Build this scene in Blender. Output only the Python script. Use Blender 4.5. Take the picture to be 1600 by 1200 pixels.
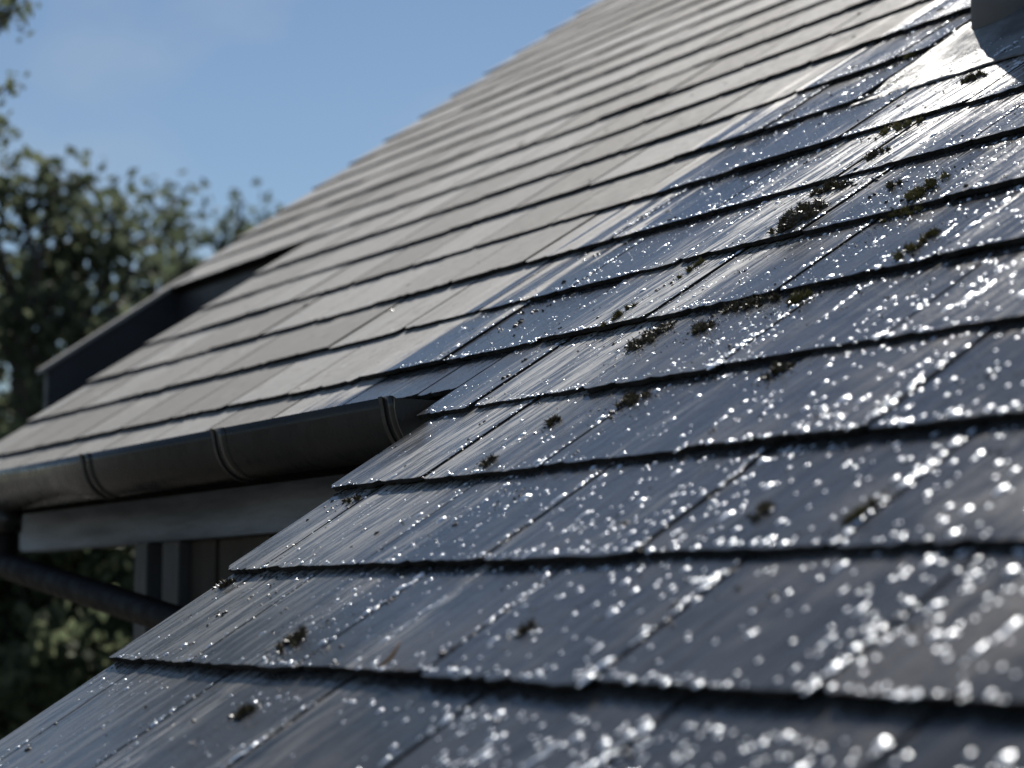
import bpy, bmesh, math, random
import numpy as np
from mathutils import Vector, Matrix, noise as mnoise

for o in list(bpy.data.objects):
    bpy.data.objects.remove(o, do_unlink=True)
sc = bpy.context.scene
col = sc.collection
R = math.radians

# ------------------------------------------------------------------ frame of the place
# world X runs along the eaves (to the right), Y runs inwards under the slope, Z up, metres
S = 0.6                      # metres for one unit of the roof's own (a, b) measure
RP = R(34.687)               # pitch of the roof
CR, SR = math.cos(RP), math.sin(RP)
ZC = 2.7                     # eye height
G, B0 = 0.33686, 1.2697      # gauge of the courses, tail of course 0
W = 0.495                    # slate width
def P(a, b, h=0.0):
    """point of the roof: a units along the eaves to the left, b units up the slope, h metres above it"""
    return Vector((-S*a, S*(b*CR + SR) - h*SR, ZC + S*(b*SR - CR) + h*CR))
UPV = Vector((0, CR, SR)); NRM = Vector((0, -SR, CR))

# ------------------------------------------------------------------ camera
cam_d = bpy.data.cameras.new('camera'); cam = bpy.data.objects.new('camera', cam_d); col.objects.link(cam)
cam.location = (0, 0, ZC)
cam.rotation_euler = (R(90 + 6.047), 0, R(59.742))
cam_d.sensor_width = 36; cam_d.lens = 75.5
cam_d.clip_start = 0.05; cam_d.clip_end = 3000
cam_d.dof.use_dof = True; cam_d.dof.focus_distance = 3.05; cam_d.dof.aperture_fstop = 4.2
sc.camera = cam

# ------------------------------------------------------------------ sky and sun
SUN_AZ, SUN_EL = R(-54.5), R(42.0)      # from +Y towards +X
sdir = Vector((math.sin(SUN_AZ)*math.cos(SUN_EL), math.cos(SUN_AZ)*math.cos(SUN_EL), math.sin(SUN_EL)))
world = bpy.data.worlds.new('World'); sc.world = world; world.use_nodes = True
wn = world.node_tree.nodes; wl = world.node_tree.links
bg = wn['Background']
sky = wn.new('ShaderNodeTexSky'); sky.sky_type = 'NISHITA'; sky.sun_disc = False
sky.sun_elevation = SUN_EL; sky.sun_rotation = SUN_AZ
sky.air_density = 1.0; sky.dust_density = 0.1; sky.ozone_density = 3.0
wtc = wn.new('ShaderNodeTexCoord'); wmp = wn.new('ShaderNodeMapping'); wl.new(wtc.outputs['Generated'], wmp.inputs[0])
wmp.inputs['Rotation'].default_value = (0.25, 0.1, 0.4); wmp.inputs['Scale'].default_value = (1.6, 5.0, 9.0)
wnz = wn.new('ShaderNodeTexNoise'); wnz.inputs['Scale'].default_value = 1.7; wnz.inputs['Detail'].default_value = 6
wl.new(wmp.outputs[0], wnz.inputs['Vector'])
wr = wn.new('ShaderNodeMapRange'); wr.inputs[1].default_value = 0.47; wr.inputs[2].default_value = 0.80; wr.inputs[4].default_value = 0.55
wl.new(wnz.outputs[0], wr.inputs[0])
wmx = wn.new('ShaderNodeMix'); wmx.data_type = 'RGBA'; wl.new(wr.outputs[0], wmx.inputs[0])
wl.new(sky.outputs[0], wmx.inputs[6]); wmx.inputs[7].default_value = (6.0, 7.2, 8.6, 1)
wl.new(wmx.outputs[2], bg.inputs[0]); bg.inputs[1].default_value = 0.051
sun_d = bpy.data.lights.new('sun', 'SUN'); sun_d.energy = 5.0; sun_d.angle = R(0.55); sun_d.color = (1.0, 0.95, 0.88)
sun = bpy.data.objects.new('sun', sun_d); col.objects.link(sun)
sun.rotation_euler = sdir.to_track_quat('Z', 'Y').to_euler(); sun.location = (0, 0, 20)
vs = sc.view_settings; vs.view_transform = 'Standard'; vs.look = 'None'; vs.gamma = 1; vs.use_curve_mapping = False
vs.exposure = 0.45
sc.render.engine = 'CYCLES'
sc.cycles.use_denoising = True
sc.cycles.max_bounces = 6; sc.cycles.diffuse_bounces = 3; sc.cycles.glossy_bounces = 3; sc.cycles.transmission_bounces = 3
sc.cycles.sample_clamp_indirect = 4.0; sc.cycles.caustics_reflective = False; sc.cycles.caustics_refractive = False

# ------------------------------------------------------------------ helpers
rng = random.Random(7); nr = np.random.default_rng(11)
def tag(o, label=None, cat=None, group=None, kind=None):
    if label: o['label'] = label
    if cat: o['category'] = cat
    if group: o['group'] = group
    if kind: o['kind'] = kind
    return o
def link(o, parent=None):
    col.objects.link(o)
    if parent is not None: o.parent = parent
    return o
def empty(name, loc=(0, 0, 0)):
    o = bpy.data.objects.new(name, None); o.location = loc; o.empty_display_size = 0.2
    return link(o)
def mesh_obj(name, verts, faces, mat, parent=None, smooth=False, loc=None):
    me = bpy.data.meshes.new(name); me.from_pydata([tuple(v) for v in verts], [], faces); me.update()
    if mat: me.materials.append(mat)
    if smooth: me.polygons.foreach_set('use_smooth', [True]*len(me.polygons))
    o = bpy.data.objects.new(name, me); link(o, parent)
    if loc is not None: o.location = loc
    return o
def big_mesh(name, verts, quads_or_tris, mat, parent=None, smooth=False):
    """verts (n,3) array, faces (m,k) array of one k"""
    v = np.asarray(verts, np.float32); f = np.asarray(quads_or_tris, np.int32); k = f.shape[1]
    me = bpy.data.meshes.new(name)
    me.vertices.add(len(v)); me.vertices.foreach_set('co', v.ravel())
    me.loops.add(f.size); me.loops.foreach_set('vertex_index', f.ravel())
    me.polygons.add(len(f)); me.polygons.foreach_set('loop_start', np.arange(0, f.size, k, dtype=np.int32))
    me.polygons.foreach_set('loop_total', np.full(len(f), k, np.int32))
    if smooth: me.polygons.foreach_set('use_smooth', np.ones(len(f), bool))
    me.update(calc_edges=True); me.validate()
    if mat: me.materials.append(mat)
    o = bpy.data.objects.new(name, me); link(o, parent); return o
def box(name, lo, hi, mat, parent=None, bev=0.004):
    bm = bmesh.new(); bmesh.ops.create_cube(bm, size=1.0)
    for v in bm.verts:
        v.co = Vector([(lo[i]+hi[i])/2 + v.co[i]*(hi[i]-lo[i]) for i in range(3)])
    if bev: bmesh.ops.bevel(bm, geom=bm.edges[:], offset=bev, segments=2, affect='EDGES')
    me = bpy.data.meshes.new(name); bm.to_mesh(me); bm.free(); me.materials.append(mat)
    return link(bpy.data.objects.new(name, me), parent)
def tube(pts, rad, n=20, cap=True):
    pts = [Vector(p) for p in pts]; vs_, fs = [], []
    rads = rad if isinstance(rad, (list, tuple)) else [rad]*len(pts)
    prev = None
    for i, p in enumerate(pts):
        d = (pts[min(i+1, len(pts)-1)] - pts[max(i-1, 0)]).normalized()
        ref = prev if prev is not None else (Vector((0, 0, 1)) if abs(d.z) < .9 else Vector((1, 0, 0)))
        u = (ref - d*ref.dot(d)).normalized(); prev = u; w = d.cross(u)
        for k in range(n):
            t = 2*math.pi*k/n; vs_.append(p + (u*math.cos(t) + w*math.sin(t))*rads[i])
    for i in range(len(pts)-1):
        for k in range(n):
            fs.append((i*n+k, i*n+(k+1) % n, (i+1)*n+(k+1) % n, (i+1)*n+k))
    if cap:
        fs.append(tuple(range(n))[::-1]); fs.append(tuple((len(pts)-1)*n+k for k in range(n)))
    return vs_, fs
def bend(pts, r=0.06, n=6):
    """round the corners of a polyline"""
    pts = [Vector(p) for p in pts]; out = [pts[0]]
    for i in range(1, len(pts)-1):
        a = pts[i] + (pts[i-1]-pts[i]).normalized()*r; c = pts[i] + (pts[i+1]-pts[i]).normalized()*r
        for k in range(n+1):
            t = k/n; out.append(a*(1-t)**2 + pts[i]*2*t*(1-t) + c*t*t)
    out.append(pts[-1]); return out

class NT:
    """tiny shader-graph helper"""
    def __init__(s, name):
        s.m = bpy.data.materials.new(name); s.m.use_nodes = True; s.t = s.m.node_tree
        s.b = s.t.nodes['Principled BSDF']
    def n(s, typ, **kw):
        nd = s.t.nodes.new('ShaderNode'+typ)
        for k, v in kw.items(): setattr(nd, k, v)
        return nd
    def l(s, a, b): s.t.links.new(a, b)
    def put(s, sock, v):
        if hasattr(v, 'is_output') or isinstance(v, bpy.types.NodeSocket): s.l(v, sock)
        else: sock.default_value = v
    def math(s, op, a, b=0.0, c=0.0, clamp=False):
        nd = s.n('Math', operation=op, use_clamp=clamp)
        for i, v in enumerate((a, b, c)): s.put(nd.inputs[i], v)
        return nd.outputs[0]
    def ramp(s, x, lo, hi, a=0.0, b=1.0, smooth=True):
        nd = s.n('MapRange'); nd.interpolation_type = 'SMOOTHSTEP' if smooth else 'LINEAR'
        for i, v in enumerate((x, lo, hi, a, b)): s.put(nd.inputs[i], v)
        return nd.outputs[0]
    def mix(s, f, a, b):
        nd = s.n('Mix', data_type='RGBA'); s.put(nd.inputs[0], f)
        for i, v in ((6, a), (7, b)):
            s.put(nd.inputs[i], (*v, 1) if isinstance(v, tuple) and len(v) == 3 else v)
        return nd.outputs[2]
    def fmix(s, f, a, b):
        nd = s.n('Mix', data_type='FLOAT'); s.put(nd.inputs[0], f); s.put(nd.inputs[2], a); s.put(nd.inputs[3], b)
        return nd.outputs[0]
    def mapping(s, vec, scale=(1, 1, 1), rot=(0, 0, 0), loc=(0, 0, 0)):
        nd = s.n('Mapping'); s.l(vec, nd.inputs[0])
        nd.inputs['Scale'].default_value = scale; nd.inputs['Rotation'].default_value = rot; nd.inputs['Location'].default_value = loc
        return nd.outputs[0]
    def noise(s, vec, scale, detail=4, rough=0.55, dist=0.0):
        nd = s.n('TexNoise'); s.l(vec, nd.inputs['Vector']); nd.inputs['Scale'].default_value = scale
        nd.inputs['Detail'].default_value = detail; nd.inputs['Roughness'].default_value = rough; nd.inputs['Distortion'].default_value = dist
        return nd.outputs[0]
    def bump(s, h, strength, dist, prev=None):
        nd = s.n('Bump'); s.put(nd.inputs['Strength'], strength); nd.inputs['Distance'].default_value = dist; s.l(h, nd.inputs['Height'])
        if prev is not None: s.l(prev, nd.inputs['Normal'])
        return nd.outputs[0]

def simple_mat(name, c1, c2, scale=8, rough=0.6, bump=0.0, metallic=0.0, stretch=(1, 1, 1), rvar=0.1, spec=0.5):
    t = NT(name); pos = t.n('NewGeometry').outputs['Position']
    v = t.mapping(pos, stretch)
    n1 = t.noise(v, scale, 6); n2 = t.noise(v, scale*6, 4)
    f = t.ramp(t.math('ADD', t.math('MULTIPLY', n1, .7), t.math('MULTIPLY', n2, .3)), .3, .7)
    t.l(t.mix(f, c1, c2), t.b.inputs['Base Color'])
    t.l(t.ramp(n2, .3, .7, rough-rvar, rough+rvar), t.b.inputs['Roughness'])
    t.b.inputs['Metallic'].default_value = metallic
    t.b.inputs['Specular IOR Level'].default_value = spec
    if bump: t.l(t.bump(n2, bump, .004), t.b.inputs['Normal'])
    return t.m

# ------------------------------------------------------------------ slate: dry, damp and wet stone
def slate_material():
    t = NT('slate')
    pos = t.n('NewGeometry').outputs['Position']
    rp = t.mapping(pos, rot=(-RP, 0, 0))                 # roof frame: x along eaves, y up the slope
    sep = t.n('SeparateXYZ'); t.l(rp, sep.inputs[0])
    a = t.math('MULTIPLY', sep.outputs[0], -1/S)
    y0 = P(0, 0); yb = y0.y*CR + y0.z*SR
    b = t.math('MULTIPLY', t.math('SUBTRACT', sep.outputs[1], yb), 1/S)
    at = t.n('Attribute', attribute_name='tone'); oi = t.n('ObjectInfo')
    tone = t.math('FRACT', t.math('ADD', at.outputs['Fac'], oi.outputs['Random']))
    tone2 = t.math('FRACT', t.math('MULTIPLY', tone, 7.31))
    # grain that runs up the slope, shifted from slate to slate
    shift = t.n('CombineXYZ'); t.l(t.math('MULTIPLY', tone, 31.0), shift.inputs[2])
    va = t.n('VectorMath', operation='ADD'); t.l(rp, va.inputs[0]); t.l(shift.outputs[0], va.inputs[1]); rv = va.outputs[0]
    skew = t.mapping(rv, rot=(0, 0, 0.10))
    grain = t.noise(t.mapping(skew, (60, 5, 1)), 1.0, 4, .62)
    grainf = t.noise(t.mapping(skew, (240, 16, 1)), 1.0, 2, .6)
    blot = t.noise(rv, 5.0, 4, .6); fine = t.noise(rv, 260.0, 1, .6); mid = t.noise(rv, 42.0, 3, .62)
    streak = t.noise(t.mapping(rp, (16, 1.1, 1)), 1.0, 3, .6)
    # wet / dry: the water came down the right-hand part of the slope
    edge = t.math('ADD', 5.22, t.math('MULTIPLY', t.math('MAXIMUM', t.math('SUBTRACT', 3.0, b), 0.0), 0.75))
    edge = t.math('ADD', edge, t.math('MULTIPLY', t.math('SUBTRACT', streak, .5), 1.15))
    edge = t.math('ADD', edge, t.math('MULTIPLY', t.math('SUBTRACT', grain, .5), .22))
    edge = t.math('ADD', edge, t.math('MULTIPLY', t.math('SUBTRACT', tone2, .5), .42))
    edge = t.math('ADD', edge, t.math('MULTIPLY', t.math('SUBTRACT', blot, .5), .5))
    d = t.math('SUBTRACT', edge, a)                       # > 0 : wet side
    wet = t.ramp(d, -.07, .10)
    damp = t.math('MULTIPLY', t.ramp(d, -.22, .04), t.ramp(t.math('ADD', mid, t.math('MULTIPLY', grain, .7)), .62, .95, .25, 1.0))
    # stain below the flashing of the vent pipe and a few thinner ones
    sc_ = t.math('ABSOLUTE', t.math('SUBTRACT', a, t.math('ADD', 4.12, t.math('MULTIPLY', t.math('SUBTRACT', 3.2, b), .07))))
    stn = t.ramp(t.math('ADD', sc_, t.math('MULTIPLY', t.math('SUBTRACT', streak, .5), .5)), .42, .16)
    stn = t.math('MULTIPLY', stn, t.ramp(b, 4.1, 3.7)); stn = t.math('MULTIPLY', stn, t.ramp(b, .9, 2.3, .2, 1.0))
    thin = t.ramp(t.noise(t.mapping(rp, (5.5, .35, 1), loc=(3.3, 1, 0)), 1.0, 4, .55), .53, .66)
    thin = t.math('MULTIPLY', thin, t.math('MULTIPLY', .6, t.ramp(grainf, .45, .6)))
    gm = t.ramp(t.math('ADD', t.math('MULTIPLY', grain, .5), t.math('MULTIPLY', grainf, .5)), .42, .58)
    scour = t.math('MULTIPLY', t.math('MAXIMUM', stn, thin), t.math('ADD', .12, t.math('MULTIPLY', gm, .95)))
    # colour
    dry = t.mix(t.ramp(t.math('ADD', t.math('MULTIPLY', mid, .5), t.math('MULTIPLY', blot, .5)), .3, .7), (.325, .318, .306), (.43, .421, .405))
    dry = t.mix(t.math('MULTIPLY', t.ramp(tone, .1, 1.0), .75), dry, (.20, .192, .178))
    dry = t.mix(t.math('MULTIPLY', t.ramp(streak, .52, .70), .30), dry, (.19, .18, .165))
    dry = t.mix(t.math('MULTIPLY', t.ramp(t.math('ADD', t.math('MULTIPLY', mid, .5), t.math('MULTIPLY', blot, .5)), .52, .64), .45), dry, (.16, .152, .135))
    dry = t.mix(t.math('MULTIPLY', t.ramp(blot, .55, .72), .35), dry, (.42, .405, .37))
    dry = t.mix(t.math('MULTIPLY', gm, .22), dry, (.22, .21, .20))
    dry = t.mix(t.math('MULTIPLY', t.ramp(t.math('ADD', fine, t.math('MULTIPLY', mid, .6)), .98, 1.10), .35), dry, (.13, .125, .11))
    spots = t.ramp(t.noise(rv, 30.0, 4, .7), .60, .68)
    dry = t.mix(t.math('MULTIPLY', spots, .55), dry, (.13, .125, .112))
    lich = t.math('MULTIPLY', t.ramp(t.noise(rv, 17.0, 4, .7), .61, .67), t.ramp(blot, .45, .6))
    dry = t.mix(t.math('MULTIPLY', lich, .6), dry, (.50, .50, .45))
    wc = t.mix(tone2, (.030, .032, .034), (.062, .060, .058))
    patch = t.ramp(t.math('ADD', t.math('MULTIPLY', blot, .7), t.math('MULTIPLY', grain, .3)), .50, .62)
    wc = t.mix(t.math('MULTIPLY', patch, .75), wc, (.105, .094, .084))
    dk = t.ramp(t.noise(rv, 11.0, 3, .6), .54, .68)
    wc = t.mix(t.math('MULTIPLY', dk, .6), wc, (.018, .018, .018))
    wc = t.mix(t.math('MULTIPLY', gm, .45), wc, (.095, .094, .092))
    wc = t.mix(t.math('MULTIPLY', t.ramp(fine, .58, .72), .4), wc, (.015, .015, .016))
    wc = t.mix(t.math('MULTIPLY', scour, .85), wc, (.50, .49, .465))
    colr = t.mix(wet, dry, wc)
    t.l(colr, t.b.inputs['Base Color'])
    # gloss: film of water on the wet part, dull stone elsewhere
    r_dry = t.ramp(mid, .3, .7, .78, .92)
    r_wet = t.ramp(t.math('ADD', t.math('MULTIPLY', blot, .6), t.math('MULTIPLY', grain, .4)), .35, .65, .06, .12)
    r_wet = t.math('ADD', r_wet, t.math('MULTIPLY', gm, t.math('MULTIPLY', tone2, .10)))
    r_wet = t.fmix(t.math('MULTIPLY', patch, .8), r_wet, .22)
    r_wet = t.fmix(scour, r_wet, .40)
    rr = t.fmix(damp, r_dry, .50); rr = t.fmix(wet, rr, r_wet)
    t.l(rr, t.b.inputs['Roughness'])
    t.l(t.fmix(wet, t.fmix(damp, .12, .45), .27), t.b.inputs['Specular IOR Level'])
    # relief
    cleave = t.math('ADD', t.math('MULTIPLY', grain, .8), t.math('MULTIPLY', mid, .5))
    bs = t.fmix(wet, .6, .42)
    nb = t.bump(cleave, bs, .004)
    nb = t.bump(fine, t.fmix(wet, .25, .16), .0012, nb)
    t.l(nb, t.b.inputs['Normal'])
    return t.m
M = {}
M['slate'] = slate_material()
M['slate_edge_shade'] = simple_mat('split_slate_edge_shaded', (.018, .018, .019), (.050, .048, .045), 90, .85, .5, spec=.15)  # split stone with edge shade painted in, far darker than the faces
M['deck'] = simple_mat('roof_underlay', (.02, .019, .018), (.04, .036, .032), 6, .9)
M['gutter'] = simple_mat('gutter_plastic', (.030, .030, .029), (.055, .050, .043), 5, .30, .08, rvar=.08)
M['clip'] = simple_mat('gutter_clip_plastic', (.012, .012, .012), (.022, .021, .02), 8, .5)
M['pipe'] = simple_mat('vent_pipe_plastic', (.17, .17, .175), (.23, .23, .235), 5, .6, .05)
M['beam'] = simple_mat('weathered_painted_timber', (.15, .19, .26), (.42, .50, .63), 5, .6, .3, stretch=(.6, 3, 6))
M['post'] = simple_mat('grey_painted_timber', (.075, .078, .085), (.12, .125, .135), 4, .6, .2, stretch=(6, 6, .7))
M['wall'] = simple_mat('dark_brown_boarding', (.035, .028, .022), (.07, .055, .043), 4, .7, .3, stretch=(6, 6, .6))
M['barge'] = simple_mat('dark_painted_board', (.020, .022, .027), (.035, .038, .045), 4, .5, .1)
M['shade'] = simple_mat('shade_black_timber', (.005, .005, .005), (.012, .011, .010), 6, .8, .2, spec=.1)  # near-black colour stands in for the shade behind the gutter
M['render'] = simple_mat('grey_blue_cladding', (.15, .165, .20), (.22, .235, .27), 3, .7, .2)
M['downpipe'] = simple_mat('downpipe_plastic', (.006, .005, .0045), (.014, .010, .008), 5, .6, .05, spec=.2)

def lead_material():
    t = NT('lead_sheet'); pos = t.n('NewGeometry').outputs['Position']; rp = t.mapping(pos, rot=(-RP, 0, 0))
    n1 = t.noise(rp, 14, 6, .6); n2 = t.noise(t.mapping(rp, (90, 20, 20)), 1.0, 5, .6); n3 = t.noise(rp, 220, 3)
    c = t.mix(t.ramp(n1, .35, .7), (.11, .113, .117), (.27, .275, .28))
    c = t.mix(t.math('MULTIPLY', t.ramp(n2, .55, .75), .5), c, (.12, .12, .125))
    c = t.mix(t.ramp(n3, .68, .76), c, (.05, .05, .045))
    t.l(c, t.b.inputs['Base Color']); t.b.inputs['Specular IOR Level'].default_value = .35
    t.l(t.ramp(n2, .3, .7, .50, .72), t.b.inputs['Roughness'])
    t.l(t.bump(t.math('ADD', n1, t.math('MULTIPLY', n2, .5)), .8, .008), t.b.inputs['Normal'])
    return t.m
M['lead'] = lead_material()

def water_material():
    t = NT('water_drops')
    t.b.inputs['Base Color'].default_value = (.75, .80, .86, 1); t.b.inputs['Metallic'].default_value = .38
    t.b.inputs['Roughness'].default_value = .34; t.b.inputs['IOR'].default_value = 2.7
    return t.m
M['water'] = water_material()

def moss_material(name, dark, light, tip):
    t = NT(name); pos = t.n('NewGeometry').outputs['Position']
    n1 = t.noise(pos, 60, 4); n2 = t.noise(pos, 400, 3)
    c = t.mix(t.ramp(n1, .35, .65), dark, light); c = t.mix(t.math('MULTIPLY', t.ramp(n2, .55, .7), .5), c, tip)
    t.l(c, t.b.inputs['Base Color']); t.l(t.ramp(n2, .3, .7, .3, .8), t.b.inputs['Roughness'])
    return t.m
M['moss_dark'] = moss_material('wet_dark_moss', (.042, .033, .018), (.115, .090, .042), (.23, .18, .085))
M['moss_olive'] = moss_material('olive_moss', (.090, .075, .022), (.21, .175, .050), (.34, .28, .10))
M['dirt'] = moss_material('roof_grit', (.008, .007, .006), (.02, .018, .014), (.04, .035, .02))
M['twig'] = simple_mat('dry_stalk', (.32, .17, .07), (.45, .27, .13), 30, .6)

# ================================================================== THE HOUSE
house = tag(empty('house', (0, 0, 0)), 'house with a grey slate roof, dry at left, wet and sparkling at right', 'house')

T = 0.0076                              # slate thickness
DELTA = T/(G*S)*1.12                    # slates lie a little flatter than the roof
LEN = 2.12*G*S
RIDGE = 14.6
def row_b(k): return B0 + G*k - (.045 if k < 0 else 0)
EAVE_B = 2.43
UP_ROW = 10                             # upper eave: tail of course 10
def left_limit(k):
    if k <= 3: return {-3: 4.47, -2: 4.48, -1: 4.50, 0: 4.515, 1: 4.545, 2: 4.585, 3: 4.665}[max(k, -3)]
    if k < UP_ROW: return 9.52
    return 11.62 + 0.062*(k-UP_ROW)
def joint_offset(k):
    base = {0: .075, 1: .375, 2: .145, 3: .435, -1: .36, -2: .1, -3: .35}
    if k in base: return base[k]
    r = random.Random(1000+k); return (.11 if k % 2 == 0 else .375) + r.uniform(-.045, .045)

# projection used only to decide which slates are large enough to be separate pieces
cmat = Matrix.Translation(cam.location) @ cam.rotation_euler.to_matrix().to_4x4()
cinv = cmat.inverted()
def project(p):
    q = cinv @ Vector(p); 
    if q.z > -.05: return None
    return (800 - q.x/q.z*3355.77, 600 + q.y/q.z*3355.77, -q.z)

def slate_geo(w, length, seed, tail_segs=20, chip=1.0, left_cut=False):
    """outline of one slate, tail edge at y=0 and top face at z=0; returns verts and faces"""
    r = random.Random(seed)
    hw = w/2; top = []
    ph = r.uniform(0, 100)
    for i in range(tail_segs+1):
        x = -hw + w*i/tail_segs
        y = .0040*chip*mnoise.noise(Vector((x*22, ph, 0))) + .0014*chip*r.uniform(-1, 1)
        if r.random() < .10*chip: y += r.uniform(.002, .008)
        if i in (0, tail_segs): y += r.choice((.001, .003, .003, .010))*chip
        top.append([x, y, .0])
    for s, ys in ((1, (.16, .33, .5, .75)), (0, ())):
        for f in ys:
            top.append([hw + r.uniform(-.0012, .0008)*chip, length*f, 0])
    top.append([hw, length, 0]); top.append([-hw, length, 0])
    for f in (.75, .5, .33, .16):
        top.append([-hw + r.uniform(-.0008, .0012)*chip, length*f, 0])
    n = len(top); bot = []
    for i, (x, y, z) in enumerate(top):
        k = r.uniform(-.0005, .0030) if i <= tail_segs else 0
        bot.append([x*(1 - .002), y + k, z - T*r.uniform(.85, 1.1)])
    # a bevelled, rough tail: middle ring pushed out a bit
    v = top + bot
    f = [tuple(range(n))] + [tuple(range(2*n-1, n-1, -1))]
    for i in range(n):
        j = (i+1) % n; f.append((i, i+n, j+n, j))
    return v, f
def slate_mesh(w, length, seed, **kw):
    v, f = slate_geo(w, length, seed, **kw)
    me = bpy.data.meshes.new('slate'); me.from_pydata(v, [], f); me.update()
    at = me.attributes.new('tone', 'FLOAT', 'FACE'); at.data.foreach_set('value', [random.Random(seed*3+1).random()]*len(f))
    me.materials.append(M['slate']); me.materials.append(M['slate_edge_shade'])
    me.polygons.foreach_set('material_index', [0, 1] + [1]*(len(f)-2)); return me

# deck under the slates (dark boards and underlay)
def deck_poly(name, pts, thick, mat, parent):
    top = [P(a, b, h) for a, b, h in pts]; bot = [p - Vector((0, 0, thick)) for p in top]; n = len(top)
    f = [tuple(range(n)), tuple(range(2*n-1, n-1, -1))] + [(i, i+n, (i+1) % n+n, (i+1) % n) for i in range(n)]
    return mesh_obj(name, top+bot, f, mat, parent)
DK = -.030
AR = -1.2
roof = deck_poly('roof', [(4.42, .30, DK), (4.42, 2.47, DK), (9.44, 2.47, DK), (9.44, 4.70, DK), (11.45, 4.70, DK), (12.6, RIDGE, DK), (AR, RIDGE, DK), (AR, .30, DK)], .03, M['deck'], house)
roof['label'] = 'slate roof slope, pale and dry on the left, dark and wet on the right'
tag(roof)
variants = [slate_mesh(W*S - .0035, LEN, 40+i) for i in range(14)]

slates = []                              # (row, a_right, a_left, b_tail)
ends = {}
for k in range(-3, 40):
    b = row_b(k); L = left_limit(k)
    if b > RIDGE - .1: break
    r = random.Random(500+k)
    j = [joint_offset(k) + W*i for i in range(-3, 40)]
    j = [x + (r.uniform(-.014, .014) if k not in (0, 1, 2, 3) else r.uniform(-.005, .005)) for x in j]
    if k == 1: L1j = None
    cuts = [x for x in j if AR < x < L - .07]
    if k == 3: cuts = [x for x in cuts if x < 4.58]
    cuts = [AR] + [x for x in cuts if x > AR + .07] + [L]
    for c0, c1 in zip(cuts[:-1], cuts[1:]): slates.append((k, c0, c1, b))
    ends[k] = cuts
# short eaves course of the main roof, cut above the gutter
r = random.Random(77); cuts = [4.675]; x = 4.89
while x < 9.40: cuts.append(x + r.uniform(-.012, .012)); x += W
cuts.append(9.52)
for c0, c1 in zip(cuts[:-1], cuts[1:]): slates.append(('eave', c0, c1, EAVE_B))
ends['eave'] = cuts

# the flashing of the vent pipe replaces the slates around it
FA0, FA1, FB0, FB1 = 3.70, 4.64, 3.93, 4.95
info = []
for i, (k, a0, a1, b) in enumerate(slates):
    if k in (8, 9) :
        if a0 >= FA0-.02 and a1 <= FA1+.02 and k == 8: continue
        if k == 8 and a0 < FA1 < a1: a0 = FA1 + .005
        elif k == 8 and a0 < FA0 < a1: a1 = FA0
        if k == 9 and a0 > FA0 and a1 < FA1: continue
        if k == 9 and a0 < FA1 < a1: a0 = FA1 + .012
        elif k == 9 and a0 < FA0 < a1: a1 = FA0
    if a1 - a0 < .03: continue
    px = [project(P(a, bb)) for a in (a0, a1) for bb in (b, b+G*(.5 if k == 'eave' else 1))]
    area = 0; seen = False
    if all(px):
        xs = [p[0] for p in px]; ys = [p[1] for p in px]
        # quadrilateral area, clipped to the frame by its box
        q = [px[0], px[2], px[3], px[1]]
        area = abs(sum(q[m][0]*q[(m+1) % 4][1] - q[(m+1) % 4][0]*q[m][1] for m in range(4)))/2
        seen = max(xs) > -10 and min(xs) < 1610 and max(ys) > -10 and min(ys) < 1210
    info.append((k, a0, a1, b, area if seen else 0.0))
order = sorted(range(len(info)), key=lambda i: -info[i][4])
single = set(i for i in order[:298] if info[i][4] > 0)
rest_v, rest_f, rest_t, rest_m = [], [], [], []
vi = 0
plane_of = {}                           # course -> [(a0, a1, point, normal)] of every slate top
for i, (k, a0, a1, b, area) in enumerate(info):
    r = random.Random(9000+i)
    w = (a1-a0)*S - r.uniform(.0055, .0100); full = abs((a1-a0) - W) < .045
    lift = r.choice((0, .0005, .001, .0015, .0028)) + r.uniform(0, .0006) if k != 'eave' else -.003
    if isinstance(k, int) and k < 0: lift = 0
    tail_j = r.gauss(0, .0028)/S + (r.uniform(-.012, -.006)/S if r.random() < .06 else 0)
    loc = P((a0+a1)/2, b + tail_j, lift)
    dl = DELTA*(1.0 if k != 'eave' else 1.15)
    rot = (RP - dl + r.uniform(0, .003), r.uniform(-.003, .003), r.uniform(-.004, .004))
    eu = Matrix.Rotation(rot[2], 3, 'Z') @ Matrix.Rotation(rot[1], 3, 'Y') @ Matrix.Rotation(rot[0], 3, 'X')
    plane_of.setdefault(k, []).append((a0, a1, loc, eu @ Vector((0, 0, 1))))
    if i in single:
        if full:
            o = bpy.data.objects.new('slate', variants[(i*5 + (k if isinstance(k, int) else 3)) % len(variants)])
            o.scale = (w/(W*S-.0035), 1, 1)
        else:
            o = bpy.data.objects.new('slate', slate_mesh(w, LEN if k != 'eave' else LEN*.8, 200+i))
        link(o, roof); o.location = loc; o.rotation_euler = rot
    else:
        v, f = slate_geo(w, LEN, 300+i, tail_segs=4, chip=.6)
        m = Matrix.LocRotScale(loc, eu, None)
        rest_f += [tuple(q+len(rest_v) for q in ff) for ff in f]; rest_t += [r.random()]*len(f); rest_m += [0] + [1]*(len(f)-1)
        rest_v += [m @ Vector(p) for p in v]
o = mesh_obj('slate_courses', rest_v, rest_f, M['slate'], roof); o['kind'] = 'stuff'
at = o.data.attributes.new('tone', 'FLOAT', 'FACE'); at.data.foreach_set('value', rest_t)
o.data.materials.append(M['slate_edge_shade']); o.data.polygons.foreach_set('material_index', rest_m)

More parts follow.
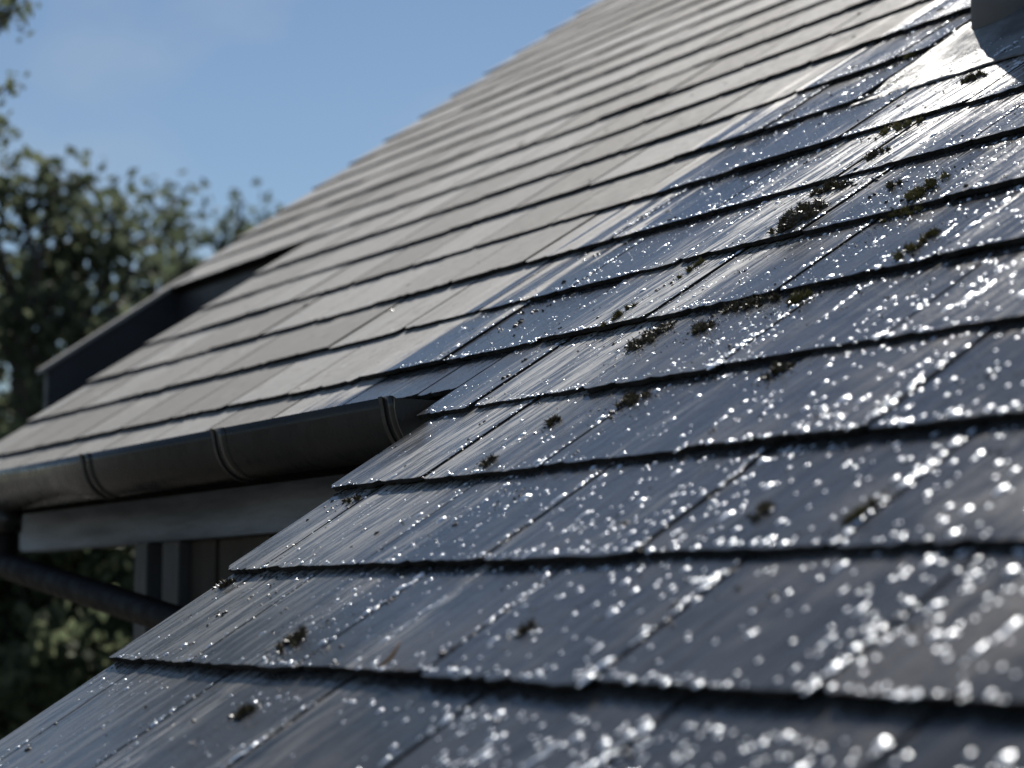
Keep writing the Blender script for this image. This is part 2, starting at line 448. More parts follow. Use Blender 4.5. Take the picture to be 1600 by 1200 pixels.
# ridge and the far slope
rg = P(0, RIDGE); zr = rg.z; yr = rg.y
back_v = [(-S*12.7, yr, zr-.01), (-S*AR, yr, zr-.01), (-S*AR, yr+6.5, zr-6.5*math.tan(RP)), (-S*12.7, yr+6.5, zr-6.5*math.tan(RP))]
back_v += [(x, y, z-.05) for x, y, z in back_v]
mesh_obj('back_roof_slope', back_v, [(0, 1, 2, 3), (7, 6, 5, 4), (0, 4, 5, 1), (1, 5, 6, 2), (2, 6, 7, 3), (3, 7, 4, 0)], M['deck'], house)
vv, ff = tube([(-S*12.75, yr, zr-.06), (-S*AR, yr, zr-.06)], .11, 16); mesh_obj('ridge_tile', vv, ff, M['slate'], house, True)

# ------------------------------------------------------------------ gutter along the main eave
EY, EZ = P(0, EAVE_B).y, P(0, EAVE_B).z
GX0, GX1 = -S*9.56, -S*4.71
GY, GZ, GR, DEEP = EY - .034, EZ - .022, .060, 1.36
def half_round(x0, x1, r0, r1, y, z, extra=0.0, n=22):
    """open trough with wall thickness r0-r1"""
    prof = []
    for i in range(n+1):
        t = math.pi + math.pi*i/n; prof.append((y + r0*math.cos(t), z + r0*DEEP*math.sin(t)))
    prof[0] = (prof[0][0]-.003, prof[0][1]+.004)
    inner = []
    for i in range(n+1):
        t = 2*math.pi - math.pi*i/n; inner.append((y + r1*math.cos(t), z + r1*DEEP*math.sin(t)+.001))
    ring = prof + inner; m = len(ring)
    v = [(x0, a, b) for a, b in ring] + [(x1, a, b) for a, b in ring]
    f = [(i, (i+1) % m, (i+1) % m+m, i+m) for i in range(m)]
    k = n+1
    for i in range(n):
        f.append((i, m-1-i, m-2-i, i+1)); f.append((m+i, m+i+1, 2*m-2-i, 2*m-1-i))
    return v, f
v, f = half_round(GX0, GX1, GR, GR-.003, GY, GZ)
gut = mesh_obj('gutter', v, f, M['gutter'], house); gut['label'] = 'dark grey half round rain gutter under the dry slates'
for p in gut.data.polygons: p.use_smooth = True
for a in (4.765, 5.86, 7.02, 8.22, 9.45):
    v, f = half_round(-S*a-.006, -S*a+.006, GR+.0045, GR+.0003, GY, GZ+.001)
    br = mesh_obj('gutter_clip', v, f, M['clip'], gut)
    v, f = half_round(-S*a+.0065, min(-S*a+.050, GX1-.001), GR+.0020, GR+.0002, GY, GZ+.0005)
    mesh_obj('gutter_union', v, f, M['gutter'], gut, True)
# end stop of the trough
n = 18; ev = [(GX1+.001, GY + (GR+.002)*math.cos(math.pi+math.pi*i/n), GZ + (GR+.002)*DEEP*math.sin(math.pi+math.pi*i/n)) for i in range(n+1)]
ev += [(GX1+.005, y, z) for _, y, z in ev]
mesh_obj('gutter_end_stop', ev, [tuple(range(n+1)), tuple(range(2*n+1, n, -1))] + [(i, i+n+1, i+n+2, i+1) for i in range(n)] + [(n, 2*n+1, n+1, 0)], M['gutter'], gut)

# fascia behind the gutter, soffit, wall-plate beam, posts, wall
BY = 1.75
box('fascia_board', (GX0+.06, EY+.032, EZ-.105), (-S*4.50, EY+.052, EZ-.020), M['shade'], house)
box('soffit_board', (GX0+.06, EY+.054, EZ-.035), (-S*4.50, EY+.55, EZ-.020), M['wall'], house)
beam = box('porch_beam', (-5.60, BY, ZC+.158), (-2.62, BY+.075, ZC+.305), M['beam'], house, .006); beam['label'] = 'weathered pale grey beam under the gutter'
box('porch_post', (-4.745, BY+.006, 0), (-4.66, BY+.069, ZC+.157), M['post'], house)
box('corner_board', (-4.605, BY+.02, 0), (-4.50, BY+.085, ZC+.157), M['post'], house)
# boarded wall to the right of the posts: each board a piece
x = -4.49; i = 0
while x < -2.66:
    w_ = .142; box('wall_board', (x, BY+.045+.004*(i % 2), 0), (min(x+w_, -2.655), BY+.07, ZC+.157), M['wall'], house, .003); x += w_+.004; i += 1
box('porch_back_wall', (-4.60, BY+.50, 0), (-2.62, BY+.60, ZC+.62), M['wall'], house, 0)
box('porch_back_wall', (-4.60, BY+.09, 0), (-4.52, BY+.498, ZC+.36), M['wall'], house, 0)
# side wall of the wing and its front
p0, p1 = P(0, .62), P(0, 2.45)
wy = [(p0.y, 0), (p1.y, 0), (p1.y, p1.z-.09), (p0.y, p0.z-.09)]
wv = [(-2.60, y, z) for y, z in wy] + [(-2.50, y, z) for y, z in wy]
mesh_obj('wing_wall', wv, [(0, 1, 2, 3), (7, 6, 5, 4), (0, 4, 5, 1), (1, 5, 6, 2), (2, 6, 7, 3), (3, 7, 4, 0)], M['wall'], house)
box('wing_wall', (-2.60, p0.y-.09, 0), (.7, p0.y-.003, p0.z-.16), M['wall'], house, 0)
# bargeboard under the verge of the wing
def slope_board(name, a, b0, b1, h_top, depth, thick, mat, parent):
    p0, p1 = P(a, b0, h_top), P(a, b1, h_top); v = []
    for p in (p0, p1):
        for dx in (0, thick):
            for dz in (0, -depth): v.append((p.x+dx, p.y, p.z+dz))
    f = [(0, 1, 3, 2), (4, 6, 7, 5), (0, 4, 5, 1), (2, 3, 7, 6), (0, 2, 6, 4), (1, 5, 7, 3)]
    return mesh_obj(name, v, f, mat, parent)
slope_board('bargeboard', 4.43, .35, 2.30, -.036, .12, .022, M['barge'], house)
slope_board('bargeboard', 9.47, 2.50, 4.66, -.036, .13, .022, M['barge'], house)
# ------------------------------------------------------------------ upper eave further back, its wall and the end board
UE = P(0, row_b(UP_ROW)); 
box('upper_fascia', (-S*11.45, UE.y+.030, UE.z-.115), (-S*9.50, UE.y+.052, UE.z-.024), M['barge'], house)
box('upper_wall', (-S*11.40, UE.y+.30, 0), (-S*9.50, UE.y+.40, UE.z+.10), M['render'], house, 0)
box('gable_wall', (-S*9.42, BY+.85, 0), (-S*9.32, UE.y+.40, UE.z-.25), M['wall'], house, 0)
eb = slope_board('end_board', 11.42, 3.78, 4.80, -.012, .135, .035, M['barge'], house)
cb = slope_board('capping', 11.44, 3.75, 4.80, .004, .014, .060, M['slate'], eb)
# the body of the house far in
box('wall', (-S*11.3, UE.y+.41, 0), (-S*11.2, yr+5, UE.z-.1), M['wall'], house, 0)

# ------------------------------------------------------------------ downpipe from the far gutter outlet
dp = bend([(-4.93, GY, GZ-GR*DEEP+.01), (-4.93, GY, ZC+.108), (-3.60, GY+.13, ZC-.085), (-3.60, GY+.13, .05)], .045)
v, f = tube(dp, .031, 24); dpo = mesh_obj('downpipe', v, f, M['downpipe'], house, True); dpo['label'] = 'dark brown downpipe running diagonally below the beam'
for p, q in ((dp[0], dp[1]),):
    v, f = tube([p, p+Vector((0, 0, -.06))], .040, 24); mesh_obj('outlet_collar', v, f, M['gutter'], dpo, True)

# ------------------------------------------------------------------ vent pipe and its lead flashing
PA, PB, PR = 4.37, 4.35, .056
pc = P(PA, PB)
v, f = tube([pc - Vector((0, 0, .08)), pc + Vector((0, 0, .10)), pc + Vector((0, 0, .55))], PR, 48)
pipe = mesh_obj('vent_pipe', v, f, M['pipe'], house, True); pipe['label'] = 'grey vent pipe standing out of the roof'
for p in pipe.data.polygons: p.use_smooth = len(p.vertices) == 4
NA, NB = 60, 66; fv, ffc = [], []
for i in range(NA+1):
    for j in range(NB+1):
        a = FA0 + (FA1-FA0)*i/NA; b = FB0 + (FB1-FB0)*j/NB
        wob = .006*mnoise.noise(Vector((a*5, b*5, 0)))
        if j == 0: b += .010*mnoise.noise(Vector((a*6, 3, 1)))
        h = -DELTA*((b-row_b(7)) % (2*G))*S*.0 + .0018
        base = -DELTA*(min(b, row_b(8)+.02)-row_b(7))*S*.80
        h += base
        q = P(a, b, h)
        dx, dy = q.x-pc.x, (b-PB)*S
        rr = math.hypot(dx, dy*CR)            # around the upright pipe
        k = max(0.0, 1 - max(0, rr-PR)/.075)
        h += .016*k**2.0 + .0035*mnoise.noise(Vector((a*9, b*9, 5))) + .0015*mnoise.noise(Vector((a*30, b*24, 2)))
        fv.append(P(a, b, h))
for i in range(NA):
    for j in range(NB):
        q = i*(NB+1)+j; ffc.append((q, q+1, q+NB+2, q+NB+1))
fl = big_mesh('flashing', fv, ffc, M['lead'], pipe, True); fl['label'] = 'pale crumpled lead flashing at the foot of the pipe'
md = fl.modifiers.new('solid', 'SOLIDIFY'); md.thickness = .003; md.offset = -1

# ================================================================== water on the wet slates
def edge_a(b): return 5.22 + .75*max(0, 3.0-b)
def surf_h(k, a, b):
    """height of the slate's own top face over the roof plane at (a, b)"""
    for a0, a1, p, n in plane_of.get(k, ()):
        if a0 <= a < a1: return (p - P(a, b)).dot(n)/NRM.dot(n)
    return -DELTA*(b-row_b(k))*S
drops = []                                 # a, b, h, rx, ry
def add(a, b, k, r, el=1.0):
    if k <= 2 and a > 3.55 and rd.random() < .45: return
    nw = min(1.0, max(0.0, (3.7-a)/1.3)); r *= 1 + .25*nw*rd.uniform(.3, 1.2)
    if nw > .3 and r < .0017:
        if rd.random() < .82: return
        r = .0015*rd.uniform(1, 1.45)
    if rd.random() < .05: r *= 1.6
    ang = (44-16*nw)*rd.uniform(.75, 1.25)
    drops.append((a, b, surf_h(k, a, b), r, r*el, math.tan(R(ang/2))/math.tan(R(15))))
rd = random.Random(5)
def rad(lo=.0007, hi=.0040): 
    return min(hi, lo*math.exp(abs(rd.gauss(0, .65))))
def clump(a, b, s):
    return mnoise.noise(Vector((a*3.1+7, b*3.1, s))) + .6*mnoise.noise(Vector((a*9, b*9, s+4)))
A_MIN = .9
def near_gain(a): return 1.25 if a < 3.2 else 1.0
for k in range(-2, 15):
    b0 = row_b(k); amax = edge_a(b0+.2) - .05
    if k <= 3: amax = min(amax, left_limit(k) - .02)
    # free drops
    n = int((amax-A_MIN)*1200)
    for _ in range(n):
        a = rd.uniform(A_MIN, amax); b = b0 + rd.uniform(.015, G-.01)
        c = clump(a, b, k*.0)
        dens = (.10 + 1.15*max(0, c-.05) + (.14 if a < 3.1 else 0))*(1.0 if a < 3.6 else .72)
        if a > amax - .8: dens *= .35 + .65*max(0, (amax-a)/.8)
        if rd.random() < dens: add(a, b, k, rad()*(1.15 if a < 3 else 1), rd.choice((1, 1, 1.3, 1.7)))
    # a broken line of beads just above the tail edge
    n = int((amax-A_MIN)*130)
    for _ in range(n):
        a = rd.uniform(A_MIN, amax)
        if mnoise.noise(Vector((a*4, k*3.7, 8))) + .25 < rd.uniform(-.3, .6): continue
        add(a, b0 + abs(rd.gauss(0, .010)) + .004, k, rad(.0010, .0038))
    # water gathered below the tail of the course above
    n = int((amax-A_MIN)*120)
    for _ in range(n):
        a = rd.uniform(A_MIN, amax)
        if mnoise.noise(Vector((a*3.1, k*5.7, 21))) < rd.uniform(-.2, .5): continue
        add(a, b0 + G - abs(rd.gauss(.02, .02)) - .01, k, rad(.0009, .0036))
    # beads along the right-hand edge of each slate, beside the joint
    for c in ends.get(k, [])[1:-1]:
        if not A_MIN < c < amax: continue
        s = rd.uniform(.35, 1.0); nn = int(90*s*(1 if c < 3.9 else .7))
        for _ in range(nn):
            b = b0 + rd.uniform(0, G)
            if mnoise.noise(Vector((c*7, b*9, 3))) + .18 < rd.uniform(-.3, .5): continue
            add(c + .006 + abs(rd.gauss(0, .012)), b, k, rad(.0011, .0040), rd.choice((1, 1.5, 2.2)))
    # trails that ran down the stone
    for _ in range(int((amax-A_MIN)*1.6)):
        a = rd.uniform(A_MIN, amax); b = b0 + rd.uniform(0, G*.4); ln = rd.uniform(.08, G*.9); x = a
        for q in range(int(ln*120)):
            bb = b + q/120.0
            if bb > b0 + G - .01: break
            x += rd.gauss(0, .0022)
            if rd.random() < .55: add(x + rd.gauss(0, .005), bb, k, rad(.0009, .0030), rd.choice((1.5, 2.5, 3.5)))
# cap shape
def cap_template(rings=4, seg=9, ang=R(30)):
    v = [(0, 0, 1.0)]; hmax = 1-math.cos(ang)
    v = []
    for i in range(1, rings+1):
        t = ang*i/rings
        for s in range(seg):
            p = 2*math.pi*(s + .5*(i % 2))/seg; v.append((math.sin(t)/math.sin(ang)*math.cos(p), math.sin(t)/math.sin(ang)*math.sin(p), (math.cos(t)-math.cos(ang))/math.sin(ang)))
    v.append((0, 0, (1-math.cos(ang))/math.sin(ang))); top = len(v)-1
    f = []
    for s in range(seg): f.append((top, s, (s+1) % seg))
    for i in range(rings-1):
        for s in range(seg):
            a0, a1 = i*seg+s, i*seg+(s+1) % seg; b0_, b1 = a0+seg, a1+seg
            f += [(a0, b0_, b1), (a0, b1, a1)]
    return np.array(v), np.array(f)
tv, tf = cap_template(3, 8)
D = np.array(drops); nd = len(D)
print('drops', nd)
ct = np.stack([-S*D[:, 0], S*(D[:, 1]*CR + SR) - D[:, 2]*SR, ZC + S*(D[:, 1]*SR - CR) + D[:, 2]*CR], 1)
rot = nr.normal(0, .12, nd)
lx = tv[None, :, 0]*D[:, 3:4]; ly = tv[None, :, 1]*D[:, 4:5]
wob = 1 + .05*nr.standard_normal((nd, tv.shape[0])); lx = lx*wob; ly = ly*wob
lz = tv[None, :, 2]*D[:, 3:4]*D[:, 5:6] - .0001
ca, sa = np.cos(rot)[:, None], np.sin(rot)[:, None]
gx = lx*ca - ly*sa; gy = lx*sa + ly*ca
A2 = RP - DELTA; ux, nx = np.array([0, math.cos(A2), math.sin(A2)]), np.array([0, -math.sin(A2), math.cos(A2)])
V = ct[:, None, :] + gx[..., None]*np.array([1, 0, 0]) + gy[..., None]*ux + lz[..., None]*nx
F = tf[None] + (np.arange(nd)*tv.shape[0])[:, None, None]
wd = big_mesh('water_drops', V.reshape(-1, 3), F.reshape(-1, 3), M['water'], None, True)
tag(wd, 'glittering water drops scattered over the wet dark slates', 'water drops', kind='stuff')

# ================================================================== moss, grit, a stalk
def tuft_mesh(name, rx, ry, hgt, n, seed, mat, blade=.006):
    """a clump of little upright shoots over a low cushion, local z up from the slate"""
    r = random.Random(seed); v, f = [], []
    # broken cushions: a handful of lumps, each bristling with short shoots
    lumps = []
    for q in range(max(5, int(n/26))):
        ang = r.uniform(0, 6.283); rr = r.random()**.7
        lumps.append((rx*rr*math.cos(ang), ry*rr*math.sin(ang), min(rx, ry)*r.uniform(.16, .42)*(1.1-rr*.5), hgt*(1.1-rr*.75)*r.uniform(.5, 1.1)))
    for x, y, s_, hh in lumps:
        i0 = len(v)
        for ring, (z, sc2) in enumerate(((-.1, .95), (.45, .9), (.8, .55))):
            for m in range(6):
                t = 6.283*m/6+ring*.5; jj = r.uniform(.6, 1.3)
                v.append(Vector((x+math.cos(t)*s_*sc2*jj, y+math.sin(t)*s_*sc2*jj, z*hh*.8)))
        v.append(Vector((x, y, hh*.8)))
        for ring in range(2):
            for m in range(6):
                a0, a1 = i0+ring*6+m, i0+ring*6+(m+1) % 6; f += [(a0, a1, a1+6, a0+6)]
        for m in range(6): f.append((i0+12+m, i0+12+(m+1) % 6, i0+18))
    for q in range(n):
        x, y, s_, hh = r.choice(lumps); th = math.acos(r.uniform(.05, 1)); ph = r.uniform(0, 6.283)
        nd_ = Vector((math.sin(th)*math.cos(ph), math.sin(th)*math.sin(ph), math.cos(th)))
        c = Vector((x + nd_.x*s_, y + nd_.y*s_, nd_.z*hh*.75)); d = (nd_ + Vector((r.gauss(0, .5), r.gauss(0, .5), r.gauss(.25, .4)))).normalized()
        ln = blade*r.choice((.6, .8, 1, 1.3, 2.0)); wv = d.cross(Vector((r.uniform(-1, 1), r.uniform(-1, 1), .1))).normalized()*blade*.26
        w2 = d.cross(wv).normalized()*blade*.26; i0 = len(v)
        v += [c+wv, c-wv*.5+w2, c-wv*.5-w2, c + d*ln]; f += [(i0, i0+1, i0+3), (i0+1, i0+2, i0+3), (i0+2, i0, i0+3)]
    me = bpy.data.meshes.new(name); me.from_pydata([tuple(p) for p in v], [], f); me.update(); me.materials.append(mat)
    return me
def unproject(px, py):
    d = cmat.to_3x3() @ Vector(((px-800)/3355.77, (600-py)/3355.77, -1)); o = cam.location
    p0 = P(0, 0); t = (p0-o).dot(NRM)/d.dot(NRM); q = o + d*t - p0
    return -q.x/S, q.dot(UPV)/S
MOSS = [  # a, b on the roof come from where it sits; size in metres along the eaves, up the slope, height
 (1248, 345, .034, .050, .030, 'd', 260, 'big shaggy dark moss clump at the end of the silvery streak'),
 (1300, 290, .060, .018, .014, 'd', 190, 'long dark moss clump tucked under the slate edge above the big shaggy clump'),
 (1438, 300, .016, .050, .016, 'o', 170, 'elongated yellow olive moss cushion lying along a joint at the right'),
 (1408, 327, .040, .014, .012, 'o', 120, 'olive moss cushion on the slate edge just below the elongated yellow one'),
 (1420, 390, .012, .055, .010, 'o', 120, 'thin brown olive moss line filling the joint right of centre'),
 (1172, 468, .055, .020, .013, 'd', 200, 'dark moss bank along the slate edge in the middle of the wet slates'),
 (1012, 523, .034, .040, .015, 'd', 190, 'rounded dark moss patch beside the joint near the silvery streak'),
 (1090, 510, .026, .016, .011, 'd', 90, 'small dark moss clump right of the rounded dark patch'),
 (975, 490, .008, .040, .008, 'o', 90, 'olive moss strip in the joint at the left side of the silvery streak'),
 (1080, 418, .008, .030, .007, 'o', 70, 'small bright olive moss strip just under a slate edge in the silvery streak'),
 (1240, 462, .026, .014, .011, 'o', 90, 'round olive moss tuft at the right end of the dark moss bank'),
 (458, 1000, .020, .026, .009, 'd', 130, 'flat dark moss crumb near the left verge in the foreground'),
 (380, 1106, .008, .016, .012, 'd', 60, 'small dark moss crumb lowest of all near the bottom left'),
 (765, 722, .010, .012, .009, 'd', 50, 'tiny dark moss tuft just above the slate edge right of the gutter end'),
 (860, 657, .011, .012, .009, 'd', 50, 'tiny dark moss tuft between two joints below the end of the gutter'),
 (985, 618, .026, .022, .011, 'd', 110, 'dark moss gathered under the slate edge where a joint begins, centre of the picture'),
 (1213, 572, .020, .018, .010, 'd', 80, 'dark moss knot at the top of a joint in the middle right'),
 (545, 776, .020, .010, .008, 'd', 60, 'dark moss fringe under the slate corner at the left verge, upper of two'),
 (352, 906, .014, .012, .009, 'd', 60, 'dark moss fringe under the slate corner at the left verge, lower of two'),
 (820, 982, .007, .010, .007, 'd', 40, 'blurred dark moss crumb alone in the middle of a foreground slate'),
 (1185, 797, .012, .014, .008, 'd', 50, 'blurred dark moss crumb on the slate below the centre right'),
 (1345, 800, .010, .024, .008, 'o', 60, 'blurred olive moss strip in a joint at the lower right'),
 (1400, 196, .050, .016, .012, 'o', 130, 'olive moss fringe under the thick slate edge below the lead flashing'),
 (1420, 84, .012, .012, .012, 'o', 50, 'rusty olive moss tuft on the slate edge left of the lead flashing'),
 (1370, 238, .024, .018, .011, 'd', 90, 'dark moss tuft on the slate two courses below the lead flashing'),
 (1520, 118, .030, .014, .009, 'd', 130, 'dark crumbs of moss along the lower edge of the lead flashing'),
 (1390, 288, .018, .010, .008, 'd', 50, 'small dark moss tuft left of the elongated yellow cushion'),
]
def row_of(b): return int(math.floor((b-B0)/G + 1e-6))
sl_rot = (RP - DELTA, 0, 0)
for i, (px, py, rx, ry, hg, kd, n, lab) in enumerate(MOSS):
    a, b = unproject(px, py); k = row_of(b)
    me = tuft_mesh('moss_clump', rx, ry, hg, n*3, 60+i, M['moss_dark'] if kd == 'd' else M['moss_olive'], .0042)
    o = bpy.data.objects.new('moss_clump', me); link(o); o.location = P(a, b, surf_h(k, a, b) - .0005); o.rotation_euler = sl_rot
    tag(o, lab, 'moss', 'moss clumps on the wet slates')
# grit and crumbs nobody could count
gv, gf = [], []
rg_ = random.Random(3)
ico = [(0, 0, 1), (.9, 0, .2), (.2, .9, .1), (-.8, .3, .2), (-.3, -.9, .15), (.5, -.6, .1)]
icf = [(0, 1, 2), (0, 2, 3), (0, 3, 4), (0, 4, 5), (0, 5, 1)]
def crumb(a, b, k, s, h=None):
    i0 = len(gv); t = rg_.uniform(0, 6.283); h = surf_h(k, a, b) if h is None else h
    o = P(a, b, h); e = rg_.uniform(.6, 1.8)
    for x, y, z in ico:
        x, y = (x*math.cos(t)-y*math.sin(t))*s*rg_.uniform(.7, 1.3), (x*math.sin(t)+y*math.cos(t))*s*e
        gv.append(o + Vector((x, 0, 0)) + UPV*y + NRM*(z*s*.9 - s*.12))
    gf.extend([(p+i0, q+i0, r_+i0) for p, q, r_ in icf])
for k in range(-2, 15):
    b0 = row_b(k); amax = 9.4 if k > 3 else left_limit(k)-.03
    for _ in range(int((amax-.9)*80)):
        a = rg_.uniform(.9, amax); b = b0 + rg_.uniform(.01, G-.01)
        c = mnoise.noise(Vector((a*2.3, b*2.3, 31))) + .5*mnoise.noise(Vector((a*8, b*8, 2)))
        if rg_.random() < (.12 + .8*max(0, c))*(1 if a < 5.2 else .18):
            s = min(.005, .0009*math.exp(abs(rg_.gauss(0, .7))))
            for q in range(rg_.choice((1, 1, 2, 5))): crumb(a+rg_.gauss(0, .008), b+rg_.gauss(0, .006), k, s)
    for c in ends.get(k, [])[1:-1]:
        if .9 < c < min(amax, 5.4):
            for _ in range(rg_.choice((8, 20, 36))):
                b = b0 + rg_.uniform(0, G); a = c + rg_.gauss(0, .006); crumb(a, b, k, rg_.uniform(.0008, .0026), surf_h(k, a, b)-.0008)
    # dirt caught in the shadow line under the tails
    for _ in range(int((min(amax, 5.3)-.9)*60)):
        a = rg_.uniform(.9, min(amax, 5.3)); 
        if mnoise.noise(Vector((a*2.7, k*2.1, 5))) < -.05: continue
        b = b0 - rg_.uniform(0, .018); crumb(a, b, k-1, rg_.uniform(.001, .0034))
for px, py, rx, ry, hg, kd, n, lab in MOSS:
    a0, b0 = unproject(px, py)
    for _ in range(int(n*.45)):
        a, b = a0 + rg_.gauss(0, rx/S*1.3), b0 + rg_.gauss(-.02, ry/S*1.2); crumb(a, b, row_of(b), min(.004, .0008*math.exp(abs(rg_.gauss(0, .6)))))
gr = mesh_obj('roof_grit', gv, gf, M['dirt']); tag(gr, 'dark crumbs of grit and moss strewn over the slates', 'grit', kind='stuff')
# dry stalk
a, b = unproject(612, 1042); k = row_of(b)
p0 = P(a+.012, b-.012, surf_h(k, a, b)+.004)
v, f = tube([p0, p0+Vector((.006, .010, .011)), p0+Vector((.010, .017, .024))], [.0016, .0022, .0010], 8)
tag(mesh_obj('dry_stalk', v, f, M['twig'], None, True), 'short orange dry stalk caught on a slate edge at the bottom', 'stalk')

# ================================================================== ground and trees
def ground_material():
    t = NT('gravel_ground'); pos = t.n('NewGeometry').outputs['Position']
    n1 = t.noise(pos, .4, 6); n2 = t.noise(pos, 12, 5)
    t.l(t.mix(t.ramp(n1, .35, .65), (.045, .041, .035), (.075, .069, .058)), t.b.inputs['Base Color'])
    t.b.inputs['Roughness'].default_value = .9; t.l(t.bump(n2, .6, .05), t.b.inputs['Normal']); return t.m
gm_ = ground_material()
tag(mesh_obj('ground', [(-1500, -1500, 0), (1500, -1500, 0), (1500, 1500, 0), (-1500, 1500, 0)], [(0, 1, 2, 3)], gm_), 'brown gravelly ground around the house', 'ground', kind='structure')

def leaf_material(name, c1, c2):
    t = NT(name); oi = t.n('NewGeometry'); pos = oi.outputs['Position']
    rnd = oi.outputs['Random Per Island']
    c = t.mix(rnd, c1, c2); t.l(c, t.b.inputs['Base Color']); t.b.inputs['Roughness'].default_value = .75; t.b.inputs['Specular IOR Level'].default_value = .12
    tr = t.n('BsdfTranslucent'); t.l(t.mix(rnd, tuple(x*1.3 for x in c1), tuple(x*1.3 for x in c2)), tr.inputs[0])
    mx = t.n('MixShader'); mx.inputs[0].default_value = .4; t.l(t.b.outputs[0], mx.inputs[1]); t.l(tr.outputs[0], mx.inputs[2])
    t.l(mx.outputs[0], t.t.nodes['Material Output'].inputs[0]); return t.m
M['leaf_a'] = leaf_material('leaf_green', (.060, .078, .048), (.110, .130, .082))
M['leaf_b'] = leaf_material('leaf_dark', (.085, .108, .062), (.15, .175, .10))
M['bark'] = simple_mat('bark', (.05, .042, .035), (.10, .085, .07), 10, .9, .5, stretch=(3, 3, .6))
def polar(px, dist, z):
    """place on the ground plan in the direction of picture column px at a distance from the eye"""
    ang = R(59.742) - math.atan((px-800)/3355.77)
    return Vector((-math.sin(ang)*dist, math.cos(ang)*dist, z))
def make_tree(loc, trunk_h, clumps, leaf, n_leaf, seed, mat, label, name='tree', group='trees behind the house', trunk_r=.12, cat='tree', spread=1.1, twigs=4):
    """clumps: (offset right, offset away, z, radius) in metres around the trunk foot, seen from the eye"""
    r = np.random.default_rng(seed); rr = random.Random(seed)
    root = empty(name, loc); tag(root, label, cat, group)
    away = Vector((loc[0], loc[1], 0)).normalized(); right = Vector((away.y, -away.x, 0))
    cl = [(right*c[0] + away*c[1] + Vector((0, 0, c[2])), c[3]) for c in clumps]
    # trunk and limbs
    v, f = [], []
    def limb(p0, p1, r0, r1):
        mid = (p0+p1)/2 + Vector((rr.uniform(-1, 1), rr.uniform(-1, 1), rr.uniform(0, 1)))*(p1-p0).length*.10
        vv, ff = tube([p0, (p0+mid)/2, mid, (mid+p1)/2, p1], [r0, r0*.85+r1*.15, (r0+r1)/2, r0*.2+r1*.8, r1], 8)
        o = len(v); v.extend(vv); f.extend([tuple(q+o for q in x) for x in ff])
    top = Vector((0, 0, trunk_h)); limb(Vector((0, 0, -.1)), top, trunk_r, trunk_r*.6)
    for c, rad_ in cl:
        s = top if c.z > trunk_h*.8 else Vector((0, 0, trunk_h*.6)); limb(s, c, trunk_r*.4, trunk_r*.10)
        for q in range(twigs):
            d = Vector((rr.gauss(0, 1), rr.gauss(0, 1), rr.gauss(.2, 1))).normalized(); limb(c, c+d*rad_*.8, trunk_r*.10, trunk_r*.03)
    mesh_obj('trunk', v, f, M['bark'], root, True)
    # leaves in sprays inside each clump
    cs = []; tot = sum(c[1]**2 for c in cl)
    for c, rad_ in cl:
        m = max(25, int(n_leaf*rad_**2/tot)); ns = max(6, int(m/16))
        d = r.normal(size=(ns, 3)); d /= np.linalg.norm(d, axis=1)[:, None]
        sp = np.array(c) + d*rad_*(r.random((ns, 1))**.45)*np.array([1, 1, .9])
        per = max(1, m//ns); off = r.normal(size=(ns, per, 3))*leaf*spread
        cs.append((sp[:, None, :] + off).reshape(-1, 3))
    C_ = np.concatenate(cs); n = len(C_)
    u = r.normal(size=(n, 3)); u[:, 2] -= .3; u /= np.linalg.norm(u, axis=1)[:, None]
    w = np.cross(u, r.normal(size=(n, 3))); w /= np.linalg.norm(w, axis=1)[:, None]
    nn_ = np.cross(u, w); sz = leaf*r.uniform(.6, 1.25, (n, 1))
    q = np.stack([C_, C_ + u*sz*.5 + w*sz*.36 + nn_*sz*.06, C_ + u*sz*1.05, C_ + u*sz*.5 - w*sz*.36 + nn_*sz*.06], 1)
    big_mesh('crown', q.reshape(-1, 3), np.arange(n*4).reshape(-1, 4), mat, root)
    return root
def zat(py, dist):
    return ZC + dist*math.tan(R(6.047) + math.atan((600-py)/3355.77))
def xo(px, px0, dist): return (px-px0)/3355.77*dist
def crown_from(pxpts, px0, dist, rs=1.0, seed=0):
    r = random.Random(seed)
    return [(xo(x, px0, dist), r.uniform(-.5, .5), zat(y, dist), rad_/3355.77*dist*rs) for x, y, rad_ in pxpts]
d1 = 11.5
make_tree(polar(60, d1, 0), 3.2, crown_from([(70, 335, 44), (120, 312, 36), (165, 340, 30), (30, 350, 50), (100, 390, 62), (170, 400, 50), (40, 440, 60), (120, 480, 66), (190, 450, 28), (60, 540, 70), (10, 520, 60), (150, 570, 50), (30, 620, 70), (100, 660, 80), (-60, 420, 70), (-80, 560, 80), (-30, 330, 40)], 60, d1, 1, 1), .085, 3300, 21, M['leaf_a'],
          'leafy green tree at the left edge, its crown against the blue sky')
d2 = 13.5
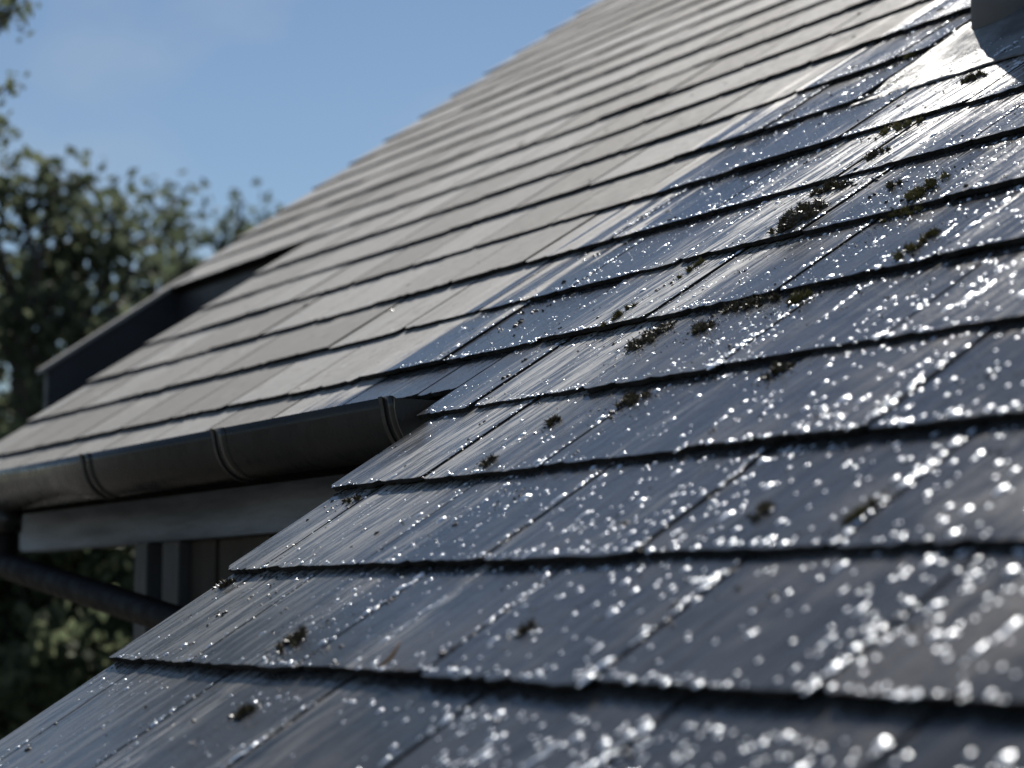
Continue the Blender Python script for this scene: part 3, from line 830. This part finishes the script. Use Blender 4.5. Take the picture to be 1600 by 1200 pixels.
make_tree(polar(262, d2, 0), 3.5, crown_from([(265, 297, 15), (262, 335, 20), (252, 372, 24), (282, 388, 24), (232, 420, 28), (280, 425, 34), (215, 470, 36), (300, 450, 30), (240, 520, 50), (320, 480, 34), (190, 540, 40)], 262, d2, 1, 2), .075, 1150, 22, M['leaf_a'],
          'slender tree with separate sprigs just left of the roof edge')
d3 = 16.0
make_tree(polar(372, d3, 0), 3.8, crown_from([(370, 337, 14), (362, 362, 20), (345, 390, 26), (385, 375, 18), (415, 342, 12), (425, 365, 16), (400, 400, 30), (350, 430, 36)], 372, d3, 1, 3), .08, 500, 23, M['leaf_a'],
          'small tree top peeping over the slates')
d4 = 8.6
make_tree(polar(-420, d4, 0), 3.6, crown_from([(-46, 8, 16), (-28, 26, 10), (-54, 42, 20), (-40, 62, 10), (-56, 84, 10), (-44, 160, 8), (-38, 180, 8), (-36, 196, 6), (-130, 130, 45), (-190, 60, 90), (-270, 160, 150), (-260, 300, 110), (-150, 10, 60)], -420, d4, 1, 4), .042, 6500, 24, M['leaf_b'],
          'nearer dark tree whose branch tip hangs into the upper left corner', trunk_r=.06, spread=.8, twigs=0)
d5 = 10.0
make_tree(polar(40, d5, 0), .9, crown_from([(20, 800, 90), (110, 840, 80), (200, 850, 70), (60, 930, 100), (160, 960, 90), (0, 1020, 120), (120, 1060, 110), (230, 930, 80), (-70, 900, 120), (260, 840, 70), (40, 740, 60), (290, 900, 70), (60, 1160, 120), (200, 1060, 90), (-60, 1100, 120)], 40, d5, 1, 5), .075, 11500, 25, M['leaf_b'],
          'dark shady shrub below the gutter at the lower left', 'shrub', 'shrubs below the trees', .06, 'shrub')
d6 = 14.5
make_tree(polar(180, d6, 0), 1.2, crown_from([(80, 720, 90), (180, 760, 90), (280, 780, 90), (140, 850, 110), (250, 900, 110), (40, 860, 110), (330, 860, 90), (100, 640, 80), (0, 700, 90)], 180, d6, 1, 6), .10, 5200, 26, M['leaf_b'],
          'tall hedge bush behind the porch post', 'shrub', 'shrubs below the trees', .08, 'shrub')
